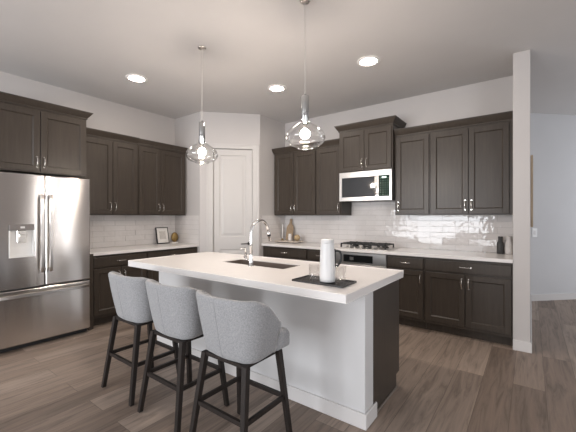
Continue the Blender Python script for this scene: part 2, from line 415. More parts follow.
# ------------------------------------------------------------------ cabinets
def shaker(x0, x1, z0, z1, yf, th=.019, st=.058):
    bm = bm_new()
    box(bm, (x0, yf, z0), (x0 + st, yf + th, z1), .0015); box(bm, (x1 - st, yf, z0), (x1, yf + th, z1), .0015)
    box(bm, (x0 + st, yf, z0), (x1 - st, yf + th, z0 + st), .0015); box(bm, (x0 + st, yf, z1 - st), (x1 - st, yf + th, z1), .0015)
    a, b_ = x0 + st, x1 - st; c, d_ = z0 + st, z1 - st; k = .009
    o = [(a, c), (b_, c), (b_, d_), (a, d_)]; i = [(a + k, c + k), (b_ - k, c + k), (b_ - k, d_ - k), (a + k, d_ - k)]
    ring = [[bm.verts.new((x, y, z)) for x, z in q] for q, y in ((o, yf + .003), (i, yf + .011))]
    for j in range(4): bm.faces.new((ring[0][j], ring[0][(j + 1) % 4], ring[1][(j + 1) % 4], ring[1][j]))
    bm.faces.new(ring[1])
    return bm
def slab_front(x0, x1, z0, z1, yf, th=.019):
    bm = bm_new(); box(bm, (x0, yf, z0), (x1, yf + th, z1), .004, 2)
    return bm
def pull(bm, c, vertical, L=.105, proj=.030):
    c = Vector(c); n = 9; pts = []
    for k in range(n):
        t = -1 + 2 * k / (n - 1); y = -proj * (1 - abs(t) ** 4) - .0005
        pts.append(c + (Vector((0, y, t * L / 2)) if vertical else Vector((t * L / 2, y, 0))))
    tube(bm, pts, [.0047] * n, 8)
    for s in (-1, 1):
        p = c + (Vector((0, 0, s * L / 2)) if vertical else Vector((s * L / 2, 0, 0)))
        tube(bm, [p + Vector((0, -.0004, 0)), p + Vector((0, -.004, 0))], .008, 8)
def crown(x0, x1, D, z0, z1, proj, left, right):
    """mitred crown moulding: profile swept along front and exposed ends; front plane y=0"""
    H = z1 - z0
    prof = [(.0, z0), (.010, z0), (.010, z0 + H * .18), (proj * .35, z0 + H * .30), (proj * .62, z0 + H * .55), (proj * .86, z0 + H * .80), (proj * .86, z0 + H * .86), (proj, z0 + H * .88), (proj, z1), (0, z1)]
    bm = bm_new(); rows = []
    for o, z in prof:
        p = []
        if left: p += [(x0 - o, D, z), (x0 - o, -o, z)]
        else: p += [(x0, -o, z)]
        if right: p += [(x1 + o, -o, z), (x1 + o, D, z)]
        else: p += [(x1, -o, z)]
        rows.append([bm.verts.new(q) for q in p])
    n = len(rows[0])
    for a, b_ in zip(rows, rows[1:]):
        for k in range(n - 1): bm.faces.new((a[k], a[k + 1], b_[k + 1], b_[k]))
    for k in range(n - 1):
        a, b_ = rows[-1], rows[0]; bm.faces.new((a[k], a[k + 1], b_[k + 1], b_[k]))
    bm.faces.new([r[0] for r in rows]); bm.faces.new([r[-1] for r in rows][::-1])
    # dust cover
    box(bm, (x0 + .001, .001, z0), (x1 - .001, D, z1 - .004))
    return bm
def upper(label, loc, rotz, W, D, z0, z1, doors, zcr, left=False, right=False, proj=.05, hz=None, fl=0, fr=0, group='wall cabinets'):
    """doors: list of (x0, x1, handle side)"""
    t = thing('wall_cabinet', label, 'cabinet', (loc[0], loc[1], z0), rotz, group)
    def Z(z): return z - z0
    bm = bm_new(); box(bm, (0.0007, 0, 0), (W - .0007, D, Z(z1)), .0012); obj('body', bm, M['cab'], t)
    for (a, b_, hs) in doors:
        dz0, dz1 = Z(z0 + .014), Z(z1 - .026)
        dr = obj('door', shaker(a, b_, dz0, dz1, -.0195), M['cab'], t)
        bm = bm_new(); hx = (a + .030) if hs == 'l' else (b_ - .030)
        pull(bm, (hx, -.0195, dz0 + (.10 if hz is None else hz)), True); obj('handle', bm, M['nickel'], dr)
    obj('crown', crown(0.0007, W - .0007, D, Z(z1), Z(zcr), proj, left, right), M['cab'], t)
    return t
def base(label, loc, rotz, W, D, drawers, doors, group='base cabinets', toe=True):
    t = thing('base_cabinet', label, 'cabinet', (loc[0], loc[1], 0), rotz, group)
    bm = bm_new(); box(bm, (0.0007, 0, .105), (W - .0007, D, .8755), .0012); box(bm, (.0007, .075, 0.0005), (W - .0007, D, .105)); obj('body', bm, M['cab'], t)
    for (a, b_) in drawers:
        dr = obj('drawer', slab_front(a, b_, .728, .848, -.0195), M['cab'], t)
        bm = bm_new(); pull(bm, ((a + b_) / 2, -.0195, .790), False); obj('handle', bm, M['nickel'], dr)
    for (a, b_, hs) in doors:
        dr = obj('door', shaker(a, b_, .140, .706, -.0195), M['cab'], t)
        bm = bm_new(); hx = (a + .030) if hs == 'l' else (b_ - .030)
        pull(bm, (hx, -.0195, .61), True); obj('handle', bm, M['nickel'], dr)
    return t
g = .014
YU = 4.3265                 # face-frame plane of the wall cabinets on the range wall
DU = YR - YU - .001
upper('wall cabinet with two doors in the corner by the pantry, above the wooden tray', (1.352, YU), 0, .838, DU, 1.372, 2.405,
      [(.03, .413, 'r'), (.419, .824, 'l')], 2.495, left=True)
upper('narrow single-door wall cabinet just beside the microwave on its pantry side', (2.190, YU), 0, .436, DU, 1.372, 2.405,
      [(g, .436 - g, 'r')], 2.495)
upper('tall-crowned cabinet with two short doors directly over the microwave', (2.628, 4.246), 0, .782, YR - 4.246 - .001, 1.978, 2.565,
      [(.016, .388, 'r'), (.394, .766, 'l')], 2.655, left=True, right=True, proj=.055)
upper('narrow single-door wall cabinet between the microwave and the wide white-wall-end cabinet', (3.412, YU), 0, .440, DU, 1.372, 2.405,
      [(.02, .440 - g, 'l')], 2.495)
upper('wide two-door wall cabinet touching the white wall end, above the two bottles', (3.852, YU), 0, .858, DU, 1.372, 2.405,
      [(g, .419, 'r'), (.425, .816, 'l')], 2.495)
XU = .3305
upper('two-door wall cabinet beside the refrigerator, over the tiled fridge-side counter', (XU, 1.700), R(90), .773, XU - .001, 1.372, 2.385,
      [(g, .416, 'r'), (.422, .773 - g, 'l')], 2.472)
upper('two-door wall cabinet next to the pantry, above the small picture frame', (XU, 2.473), R(90), .808, XU - .001, 1.372, 2.385,
      [(g, .352, 'r'), (.358, .800 - g, 'l')], 2.472, right=True, proj=.028)
upper('deep two-door cabinet mounted above the steel refrigerator', (.600, .772), R(90), .922, .599, 1.822, 2.51,
      [(g, .458, 'r'), (.464, .922 - g, 'l')], 2.588, left=True, right=True, proj=.055)
YB = 4.0565; DB = YR - YB - .001
base('base cabinet in the pantry corner, wide drawer over two doors, under the wooden tray', (1.336, YB), 0, .869, DB, [(.03, .855)], [(.03, .438, 'r'), (.446, .855, 'l')])
base('narrow base cabinet next to the oven on its pantry side', (2.205, YB), 0, .430, DB, [(g, .43 - g)], [(g, .43 - g, 'r')])
base('narrow base cabinet with one drawer and one door between oven and wide cabinet', (3.402, YB), 0, .450, DB, [(g, .45 - g)], [(g, .45 - g, 'r')])
base('wide base cabinet touching the white wall end, one long drawer over two doors', (3.852, YB), 0, .858, DB, [(g, .845)], [(g, .423, 'r'), (.431, .845, 'l')])
XB = .6005
lb = base('base cabinet beside the refrigerator with drawer over two doors', (XB, 1.700), R(90), .752, .5995, [(.07, .738)], [(.07, .400, 'r'), (.408, .738, 'l')])
bm = bm_new(); box(bm, (.0007, -.039, .0005), (.052, -.0005, .8755)); box(bm, (.0007, -.047, .0005), (.052, -.0405, .905)); obj('filler_panel', bm, M['cab'], lb)
base('base cabinet against the pantry wall, under the picture frame', (XB, 2.452), R(90), .855, .5995, [(g, .840)], [(g, .424, 'r'), (.432, .840, 'l')])

# ------------------------------------------------------------------ countertops
bm = bm_new(); box(bm, (QX + .001, 4.017, .8765), (4.7115, YR - .0006, .914), .003, 2)
tag(obj('countertop', bm, M['quartz']), 'white quartz countertop along the range wall carrying the gas cooktop', 'countertop', 'white quartz worktops')
bm = bm_new(); box(bm, (.0008, 1.702, .8765), (.640, PY - .0006, .914), .003, 2)
tag(obj('countertop', bm, M['quartz']), 'short white quartz countertop between the refrigerator and the pantry', 'countertop', 'white quartz worktops')
def slab_hole(lo, hi, h0, h1, bev=.004):
    bm = bm_new(); xs = [lo[0], h0[0], h1[0], hi[0]]; ys = [lo[1], h0[1], h1[1], hi[1]]
    V = {(i, j, k): bm.verts.new((xs[i], ys[j], (lo[2], hi[2])[k])) for i in range(4) for j in range(4) for k in range(2)}
    for i in range(3):
        for j in range(3):
            if (i, j) == (1, 1): continue
            for k in range(2): bm.faces.new([V[a, b_, k] for a, b_ in ((i, j), (i + 1, j), (i + 1, j + 1), (i, j + 1))])
    for a in range(3):
        for (p, q) in (((a, 0), (a + 1, 0)), ((a, 3), (a + 1, 3)), ((0, a), (0, a + 1)), ((3, a), (3, a + 1))):
            bm.faces.new((V[p[0], p[1], 0], V[q[0], q[1], 0], V[q[0], q[1], 1], V[p[0], p[1], 1]))
    for p, q in (((1, 1), (2, 1)), ((2, 1), (2, 2)), ((2, 2), (1, 2)), ((1, 2), (1, 1))):
        bm.faces.new((V[p[0], p[1], 0], V[q[0], q[1], 0], V[q[0], q[1], 1], V[p[0], p[1], 1]))
    es = [e for e in bm.edges if len(e.link_faces) == 2 and abs(e.link_faces[0].normal.dot(e.link_faces[1].normal)) < .5]
    bm.normal_update()
    inner = lambda v: h0[0] - 1e-4 < v.co.x < h1[0] + 1e-4 and h0[1] - 1e-4 < v.co.y < h1[1] + 1e-4
    es = [e for e in bm.edges if len(e.link_faces) == 2 and abs(e.link_faces[0].normal.dot(e.link_faces[1].normal)) < .5 and not all(inner(v) for v in e.verts)]
    bmesh.ops.bevel(bm, geom=es, offset=bev, segments=2, affect='EDGES', profile=.5)
    return bm
SK0, SK1 = (2.46, 2.155), (3.205, 2.425)
tag(obj('countertop', slab_hole((1.658, 1.654, .864), (4.030, 2.672, .914), SK0, SK1), M['quartz']),
    'thick white quartz island countertop with an undermount sink', 'countertop', 'white quartz worktops')

# ------------------------------------------------------------------ island
isl = thing('kitchen_island', 'white island base with dark end panel, standing on the wood floor before the stools', 'island', (2.85, 2.25, 0))
bm = bm_new(); box(bm, (1.700, 1.956, .0005), (4.012, 2.092, .8635), .003); obj('knee_wall', bm, M['island'], isl, True)
bm = bm_new(); box(bm, (1.688, 1.942, .0005), (4.026, 1.9555, .100), .003); box(bm, (4.0125, 1.9557, .0005), (4.026, 2.130, .100), .003); box(bm, (1.686, 1.9557, .0005), (1.6995, 2.13, .1), .003)
obj('baseboard', bm, M['trim'], isl, True)
bm = bm_new(); prism(bm, [(2.0935, .0005), (2.585, .0005), (2.585, .105), (2.655, .105), (2.655, .8635), (2.0935, .8635)], 3.983, 4.003)
bmesh.ops.transform(bm, matrix=Matrix(((0, 0, 1, 0), (1, 0, 0, 0), (0, 1, 0, 0), (0, 0, 0, 1))), verts=bm.verts); obj('end_panel', bm, M['cab'], isl, True)
bm = bm_new(); box(bm, (4.0035, 2.131, .0005), (4.013, 2.585, .016), .002); obj('shoe_moulding', bm, simple('shoe_paint', (.20, .165, .14), .5), isl, True)
bm = bm_new()
for (a, b_, c, d_) in ((1.705, 2.43, .105, .8635), (3.235, 3.982, .105, .8635), (2.43, 3.235, .105, .60)): box(bm, (a, 2.0935, c), (b_, 2.635, d_))
box(bm, (2.43, 2.615, .60), (3.235, 2.635, .8635)); box(bm, (1.705, 2.0935, .0005), (3.982, 2.570, .105)); obj('cabinet_body', bm, M['cab'], isl, True)
for k in range(5):
    a = 1.72 + k * .452; bm = shaker(a, a + .44, .14, .85, 0)
    bmesh.ops.transform(bm, matrix=Matrix.Translation((0, 2.655, 0)) @ Matrix.Diagonal((1, -1, 1, 1)), verts=bm.verts)
    dr = obj('door', bm, M['cab'], isl, True)
sk = thing('sink', 'dark undermount basin set into the island countertop', 'sink', (2.83, 2.29, .65))
bm = bm_new(); t_ = .008; a0, a1, b0, b1 = SK0[0] + .009, SK1[0] - .009, SK0[1] + .009, SK1[1] - .009; zt = .908; zb = .66
box(bm, (a0 - t_, b0 - t_, zb - t_), (a1 + t_, b1 + t_, zb)); box(bm, (a0 - t_, b0 - t_, zb), (a0, b1 + t_, zt)); box(bm, (a1, b0 - t_, zb), (a1 + t_, b1 + t_, zt))
box(bm, (a0, b0 - t_, zb), (a1, b0, zt)); box(bm, (a0, b1, zb), (a1, b1 + t_, zt)); obj('basin', bm, M['sink'], sk, True)
bm = bm_new(); lathe(bm, [(.045, zb + .0005), (.045, zb + .003), (.03, zb + .004)], 2.83, 2.29, 20, True, True); obj('drain', bm, M['chrome'], sk, True)
fc = thing('faucet', 'tall chrome gooseneck faucet standing on the island beside the sink', 'faucet', (2.885, 2.108, .9142))
bm = bm_new(); lathe(bm, [(.027, 0), (.027, .006), (.019, .012), (.0165, .05), (.016, .10), (.0135, .11)], 0, 0, 24, True, True); obj('base', bm, M['chrome'], fc)
pts = [(0, 0, .10), (0, 0, .20), (0, 0, .270)]; rr = .118
for k in range(1, 15):
    a = math.pi * (1 - k / 14 * .95); pts.append((0, rr + rr * math.cos(a), .285 + rr * 1.0 * math.sin(a)))
bm = bm_new(); tube(bm, pts, .0125, 14); obj('spout', bm, M['chrome'], fc)
e = Vector(pts[-1]); dv = (e - Vector(pts[-2])).normalized()
bm = bm_new(); tube(bm, [e, e + dv * .03, e + dv * .095], [.0135, .0165, .015], 14); hd = obj('spray_head', bm, M['chrome'], fc)
bm = bm_new(); tube(bm, [e + dv * .034 + Vector((.0, .0, 0)), e + dv * .05], .0172, 14); obj('button_band', bm, M['black'], hd)
bm = bm_new(); tube(bm, [(-.013, 0, .055), (-.035, 0, .055)], .009, 10); tube(bm, [(-.035, 0, .055), (-.055, .0, .062), (-.085, 0, .075)], [.007, .005, .004], 10); obj('lever', bm, M['chrome'], fc)
sd = thing('soap_dispenser', 'slim chrome soap pump behind the sink, beyond the faucet', 'soap dispenser', (2.414, 2.527, .9142))
bm = bm_new(); lathe(bm, [(.024, 0), (.024, .006), (.012, .012), (.010, .05)], 0, 0, 18, True, True); obj('base', bm, M['chrome'], sd)
bm = bm_new(); tube(bm, [(0, 0, .05), (0, 0, .098), (0, -.012, .105), (0, -.075, .098)], [.008, .008, .007, .006], 10); obj('nozzle', bm, M['chrome'], sd)

# ------------------------------------------------------------------ refrigerator
fr = thing('refrigerator', 'stainless steel french-door refrigerator with water dispenser and bottom freezer', 'refrigerator', (.37, 1.225, 0))
F0, F1, FS = .797, 1.680, 1.2415
bm = bm_new(); box(bm, (.03, F0 + .002, .03), (.665, F1 - .002, 1.775), .004); obj('body', bm, M['steeld'], fr, True)
bm = bm_new(); box(bm, (.60, F0 + .01, .006), (.672, F1 - .01, .058)); obj('kick_grille', bm, M['black'], fr, True)
for yy in (F0 + .06, F1 - .06):
    bm = bm_new(); lathe(bm, [(.02, .0005), (.02, .03)], .62, yy, 12, True, True); obj('foot', bm, M['black'], fr, True)
def rounded_front(bm, y0, y1, z0, z1, x0=.668, x1=.740):
    box(bm, (x0, y0, z0), (x1, y1, z1), .010, 3)
DY0, DY1, DZ0, DZ1 = .940, 1.147, .938, 1.272
bm = bm_new()   # left leaf carries a recess for the dispenser
box(bm, (.668, F0, .628), (.740, DY0, 1.785), .008, 2); box(bm, (.668, DY1, .628), (.740, FS - .004, 1.785), .008, 2)
bm2 = bm
def flat(bm, lo, hi): box(bm, lo, hi)
flat(bm, (.669, DY0 - .012, .629), (.7398, DY1 + .012, DZ0)); flat(bm, (.669, DY0 - .012, DZ1), (.7398, DY1 + .012, 1.784)); flat(bm, (.669, DY0 - .012, DZ0), (.676, DY1 + .012, DZ1))
ld = obj('door', bm, M['steel'], fr, True)
bm = bm_new()
flat(bm, (.705, DY0 + .001, DZ0 + .001), (.709, DY1 - .001, DZ1 - .06)); 
for (a, b_) in ((DY0 + .001, DY0 + .012), (DY1 - .012, DY1 - .001)): box(bm, (.681, a, DZ0 + .012), (.743, b_, DZ1 - .06), .002)
box(bm, (.681, DY0 + .001, DZ0 + .001), (.743, DY1 - .001, DZ0 + .012), .002); dp = obj('dispenser', bm, M['grey'], ld, True); dp['label'] = 'pale grey water dispenser recess'
bm = bm_new(); box(bm, (.677, DY0 + .001, DZ1 - .059), (.744, DY1 - .001, DZ1 - .001), .002); obj('dispenser_panel', bm, simple('dispenser_control', (.20, .18, .17), .3), ld, True)
bm = bm_new(); box(bm, (.7442, 1.03, DZ1 - .040), (.7452, 1.066, DZ1 - .020)); obj('dispenser_display', bm, M['white'], ld, True)
bm = bm_new(); box(bm, (.69, 1.005, 1.09), (.738, 1.08, DZ1 - .06), .004); box(bm, (.69, 1.018, 1.145), (.748, 1.085, 1.172), .004); box(bm, (.684, 1.02, 1.03), (.70, 1.07, 1.10), .004)
obj('dispenser_spout', bm, M['nickel'], ld, True)
bm = bm_new(); rounded_front(bm, FS + .004, F1, .628, 1.785); rd = obj('door', bm, M['steel'], fr, True)
bm = bm_new(); rounded_front(bm, F0, F1, .060, .612); fz = obj('freezer_drawer', bm, M['steel'], fr, True)
def bar_handle(a, b_, off, axis):
    bm = bm_new(); a = Vector(a); b_ = Vector(b_); dr = (b_ - a).normalized(); o = Vector((off, 0, 0))
    n = 16; pts = []; 
    for k in range(n + 1):
        t = k / n; s = 1 - abs(2 * t - 1) ** 8
        pts.append(a + (b_ - a) * t + o * (.55 + .45 * s))
    side = dr.cross(Vector((1, 0, 0))).normalized() * .0185
    rings = []
    for p in pts:
        rings.append([bm.verts.new(p + q) for q in (-side + Vector((-.006, 0, 0)), -side * .7 + Vector((.008, 0, 0)), side * .7 + Vector((.008, 0, 0)), side + Vector((-.006, 0, 0)))])
    for p, q in zip(rings, rings[1:]):
        for k in range(4): bm.faces.new((p[k], p[(k + 1) % 4], q[(k + 1) % 4], q[k]))
    bm.faces.new(rings[0]); bm.faces.new(rings[-1][::-1])
    for t in (.03, .97):
        c = a + (b_ - a) * t
        tube(bm, [c, c + o * .6], .010, 10)
    return bm
obj('handle', bar_handle((.7405, 1.203, .77), (.7405, 1.203, 1.585), .052, 'z'), M['steel2'], ld, True)
obj('handle', bar_handle((.7405, 1.280, .77), (.7405, 1.280, 1.585), .052, 'z'), M['steel2'], rd, True)
obj('handle', bar_handle((.7405, F0 + .02, .560), (.7405, F1 - .02, .560), .052, 'y'), M['steel2'], fz, True)

# ------------------------------------------------------------------ range wall appliances
mw = thing('microwave', 'stainless over-the-range microwave with dark window, hung over the cooktop', 'microwave', (3.03, 4.25, 1.566))
MX0, MX1, MZ0, MZ1, MY = 2.640, 3.4035, 1.568, 1.9765, 4.222
bm = bm_new(); box(bm, (MX0 + .001, MY + .035, MZ0), (MX1 - .001, YR - .011, MZ1)); obj('body', bm, M['steeld'], mw, True)
PXS = 3.212
bm = bm_new(); w0, w1, v0, v1 = 2.682, 3.176, 1.624, 1.898
box(bm, (MX0, MY, MZ0 + .001), (w0, MY + .034, MZ1 - .001), .003); box(bm, (w1, MY, MZ0 + .001), (PXS - .002, MY + .034, MZ1 - .001), .003)
box(bm, (w0, MY, MZ0 + .001), (w1, MY + .034, v0), .002); box(bm, (w0, MY, v1), (w1, MY + .034, MZ1 - .001), .002)
md = obj('door', bm, M['steel2'], mw, True)
bm = bm_new(); box(bm, (w0 + .001, MY + .006, v0 + .001), (w1 - .001, MY + .012, v1 - .001)); obj('window', bm, M['mwglass'], md, True)
bm = bm_new(); tube(bm, [(3.192, MY - .001, 1.65), (3.192, MY - .035, 1.66), (3.192, MY - .038, 1.77), (3.192, MY - .035, 1.88), (3.192, MY - .001, 1.89)], .010, 10); obj('handle', bm, M['steel2'], md, True)
bm = bm_new(); p0, p1, q0, q1 = 3.226, 3.374, 1.622, 1.902
box(bm, (PXS, MY, MZ0 + .001), (p0, MY + .034, MZ1 - .001), .002); box(bm, (p1, MY, MZ0 + .001), (MX1, MY + .034, MZ1 - .001), .002); box(bm, (p0, MY, MZ0 + .001), (p1, MY + .034, q0), .002); box(bm, (p0, MY, q1), (p1, MY + .034, MZ1 - .001), .002)
cp = obj('control_panel', bm, M['steel2'], mw, True)
bm = bm_new(); box(bm, (p0 + .001, MY + .003, q0 + .001), (p1 - .001, MY + .010, q1 - .001)); kp = obj('keypad', bm, M['keypad'], cp, True)
bm = bm_new(); box(bm, (p0 + .045, MY + .0015, q1 - .038), (p0 + .105, MY + .0028, q1 - .020)); obj('clock_display', bm, M['led'], cp, True)
ov = thing('wall_oven', 'built-in steel oven under the gas cooktop with a black control strip', 'oven', (3.02, 4.04, .0))
bm = bm_new(); box(bm, (2.638, 4.06, .105), (3.3985, YR - .002, .875)); box(bm, (2.638, 4.13, .0005), (3.3985, YR - .002, .105)); obj('body', bm, M['steeld'], ov, True)
bm = bm_new(); box(bm, (2.64, 4.030, .722), (3.3965, 4.0595, .868), .003); op = obj('control_panel', bm, M['steel2'], ov, True)
bm = bm_new(); box(bm, (2.805, 4.0265, .742), (3.222, 4.0298, .838)); obj('touch_display', bm, M['blackglass'], op, True)
bm = bm_new(); box(bm, (2.90, 4.0255, .768), (2.955, 4.0263, .81)); obj('dial_mark', bm, M['steeld'], op, True)
bm = bm_new(); box(bm, (2.64, 4.030, .115), (3.3965, 4.0595, .715), .003); od = obj('door', bm, M['steel2'], ov, True)
bm = bm_new(); box(bm, (2.74, 4.0265, .22), (3.30, 4.0298, .58)); obj('window', bm, M['blackglass'], od, True)
bm = bm_new(); tube(bm, [(2.70, 4.0298, .66), (2.70, 3.985, .66), (3.335, 3.985, .66), (3.335, 4.0298, .66)], .010, 10); obj('handle', bm, M['steel2'], od, True)
ct = thing('gas_cooktop', 'stainless gas cooktop with black cast-iron grates on the range-wall counter', 'cooktop', (3.05, 4.29, .9145))
bm = bm_new(); box(bm, (2.665, 4.07, .9145), (3.40, 4.53, .922), .003, 2); obj('base_plate', bm, M['steel2'], ct, True)
for gx in (2.812, 3.030, 3.248):
    bm = bm_new(); x0, x1, y0, y1 = gx - .106, gx + .106, 4.135, 4.465; zt0, zt1 = .966, .982
    for (a, b_) in (((x0, y0), (x1, y0 + .014)), ((x0, y1 - .014), (x1, y1)), ((x0, y0), (x0 + .014, y1)), ((x1 - .014, y0), (x1, y1))):
        box(bm, (a[0], a[1], zt0), (b_[0], b_[1], zt1), .002)
    box(bm, (x0, 4.295, zt0), (x1, 4.309, zt1), .002); box(bm, (gx - .006, y0, zt0 + .002), (gx + .006, y1, zt1 + .006), .002)
    for cy in (4.20, 4.40): box(bm, (x0 + .014, cy - .006, zt0 + .002), (x1 - .014, cy + .006, zt1 + .006), .002)
    for (fx, fy) in ((x0, y0), (x1 - .016, y0), (x0, y1 - .016), (x1 - .016, y1 - .016)):
        box(bm, (fx, fy, .9225), (fx + .016, fy + .016, zt0 + .002))
    obj('grate', bm, M['iron'], ct, True)
for (bx_, by, br_) in ((2.812, 4.20, .036), (2.812, 4.40, .042), (3.033, 4.30, .05), (3.248, 4.20, .036), (3.248, 4.40, .042)):
    bm = bm_new(); lathe(bm, [(br_ + .012, .9225), (br_ + .010, .930), (br_, .931), (br_, .941), (br_ - .006, .944)], bx_, by, 20, True, True); obj('burner', bm, M['steel2'] if by == 4.2 else M['iron'], ct, True)
for k in range(5):
    bm = bm_new(); lathe(bm, [(.016, .9225), (.015, .940), (.011, .943)], 2.86 + k * .085, 4.087, 14, True, True); obj('knob', bm, M['steel2'], ct, True)

# ------------------------------------------------------------------ bar stools
def make_stool(loc, rz, label):
    t = thing('bar_stool', label, 'bar stool', (loc[0], loc[1], 0), rz, 'bar stools at the island')
    # plan line of the wrap-around shell: from the front of one arm round the back to the front of the other
    hw, yb, yf, rc = .222, -.150, .068, .105
    st = []
    for k in range(7): st.append((-hw, yf + (yb + rc - yf) * k / 7, -1, 0))
    for k in range(9):
        a = math.pi + k / 9 * math.pi / 2; st.append((-hw + rc + rc * math.cos(a), yb + rc + rc * math.sin(a), math.cos(a), math.sin(a)))
    for k in range(11): st.append((-hw + rc + (2 * hw - 2 * rc) * k / 10, yb - .012 * math.sin(math.pi * k / 10), 0, -1))
    for k in range(1, 10):
        a = -math.pi / 2 + k / 9 * math.pi / 2; st.append((hw - rc + rc * math.cos(a), yb + rc + rc * math.sin(a), math.cos(a), math.sin(a)))
    for k in range(1, 8): st.append((hw, yb + rc + (yf - yb - rc) * k / 7, 1, 0))
    def ztop(y, x):
        s = max(0.0, min(1.0, (y - (yb + .01)) / (yf - yb - .01)))
        s = max(0.0, (s - .12) / .88); return .908 - .150 * (s ** 1.35)
    bm = bm_new(); rings = []; th = .042; outer = []
    for (x, y, nx, ny) in st:
        zt = ztop(y, x); zb = .552 + .016 * max(0, (y - yb) / .22)
        sec = [(-.050, zb), (-.026, zb), (-.019, zb + .006), (-.014, zb + .03), (-.006, zb + .12), (0, zb + (zt - zb) * .62), (.003, zt - .03), (.002, zt - .012), (-.006, zt - .003), (-.018, zt), (-.031, zt - .003), (-.039, zt - .012), (-.042, zt - .03), (-.046, zb + .10), (-.050, zb + .03)]
        fl = [.048 * (z - zb) / .35 for o, z in sec]
        rings.append([bm.verts.new((x + nx * (o + f), y + ny * (o + f), z)) for (o, z), f in zip(sec, fl)])
        outer.append([Vector((x + nx * (o + f + .0005), y + ny * (o + f + .0005), z)) for (o, z), f in zip(sec, fl)])
    n = len(rings[0])
    for p, q in zip(rings, rings[1:]):
        for k in range(n):
            f = bm.faces.new((p[k], p[(k + 1) % n], q[(k + 1) % n], q[k])); f.smooth = True
    bm.faces.new(rings[0]); bm.faces.new(rings[-1][::-1])
    br = obj('backrest', bm, M['fabric'], t)
    bm = bm_new()
    mid = 16 + 5
    tube(bm, [outer[mid][k] for k in range(2, 9)], .0016, 6); obj('seam', bm, simple('seam_thread', (.30, .30, .31), .9), br)
    for idx in (0, -1):
        bm = bm_new(); tube(bm, [outer[idx][k] for k in range(1, 9)], .004, 6); obj('piping', bm, M['piping'], br)
    # T-shaped cushion: its front fills the full width ahead of the arms
    a, c, y0, y1, ys = .172, .226, -.088, .232, .071
    poly = [(-a, y0 + .05), (-a + .05, y0), (a - .05, y0), (a, y0 + .05), (a, ys), (c, ys), (c, y1 - .05), (c - .05, y1), (-c + .05, y1), (-c, y1 - .05), (-c, ys), (-a, ys)]
    bm = bm_new(); prism(bm, poly, .572, .700, .022, 4)
    for v in bm.verts:
        if v.co.z > .63: v.co.z -= .06 * max(0, v.co.y - .06) / .155 * .6
    for f in bm.faces: f.smooth = True
    obj('seat', bm, M['fabric'], t)
    bm = bm_new(); k = .168
    for (lo, hi) in (((-k, -.140, .532), (k, -.112, .5515)), ((-k, .15, .535), (k, .18, .5715)), ((-k, -.112, .532), (-k + .03, .15, .5515)), ((k - .03, -.112, .532), (k, .15, .5515))): box(bm, lo, hi, .002)
    box(bm, (-k + .03, -.08, .545), (k - .03, .15, .5715)); obj('seat_frame', bm, M['leg'], t)
    ft = {}
    for sx in (-1, 1):
        for sy in (-1, 1):
            top = Vector((sx * .166, sy * .140 + .010, .551)); bot = Vector((sx * .213, sy * .205, .0005)); ft[sx, sy] = (top, bot)
            bm = bm_new(); h0, h1 = .0145, .0175
            hexa(bm, [bot + Vector((p * h0, q * h0, 0)) for p, q in ((-1, -1), (1, -1), (1, 1), (-1, 1))], [top + Vector((p * h1, q * h1, 0)) for p, q in ((-1, -1), (1, -1), (1, 1), (-1, 1))])
            bmesh.ops.bevel(bm, geom=list(bm.edges), offset=.002, segments=1, affect='EDGES'); obj('leg', bm, M['leg'], t)
    def at(sx, sy, z):
        a_, b_ = ft[sx, sy]; f = (z - b_.z) / (a_.z - b_.z); return b_ + (a_ - b_) * f
    for (p, q, z) in (((-1, -1), (1, -1), .262), ((-1, 1), (1, 1), .262), ((-1, -1), (-1, 1), .262), ((1, -1), (1, 1), .262)):
        A_, B_ = at(*p, z), at(*q, z); d_ = (B_ - A_).normalized(); sd_ = Vector((-d_.y, d_.x, 0)) * .009; up = Vector((0, 0, .0125))
        A_ = A_ + d_ * .017; B_ = B_ - d_ * .017
        bm = bm_new(); hexa(bm, [A_ - sd_ - up, A_ + sd_ - up, A_ + sd_ + up, A_ - sd_ + up], [B_ - sd_ - up, B_ + sd_ - up, B_ + sd_ + up, B_ - sd_ + up]); obj('stretcher', bm, M['leg'], t)
    return t
s0 = make_stool((2.350, 1.412), 0, 'grey upholstered bar stool at the refrigerator end of the island')
for (x, y, rz, lab) in ((2.898, 1.410, 0, 'middle grey upholstered bar stool of the three at the island'), (3.468, 1.398, 0, 'grey upholstered bar stool at the black tray end of the island')):
    c = copy_tree(s0); c.location = (x, y, 0); c.rotation_euler = (0, 0, rz); c['label'] = lab

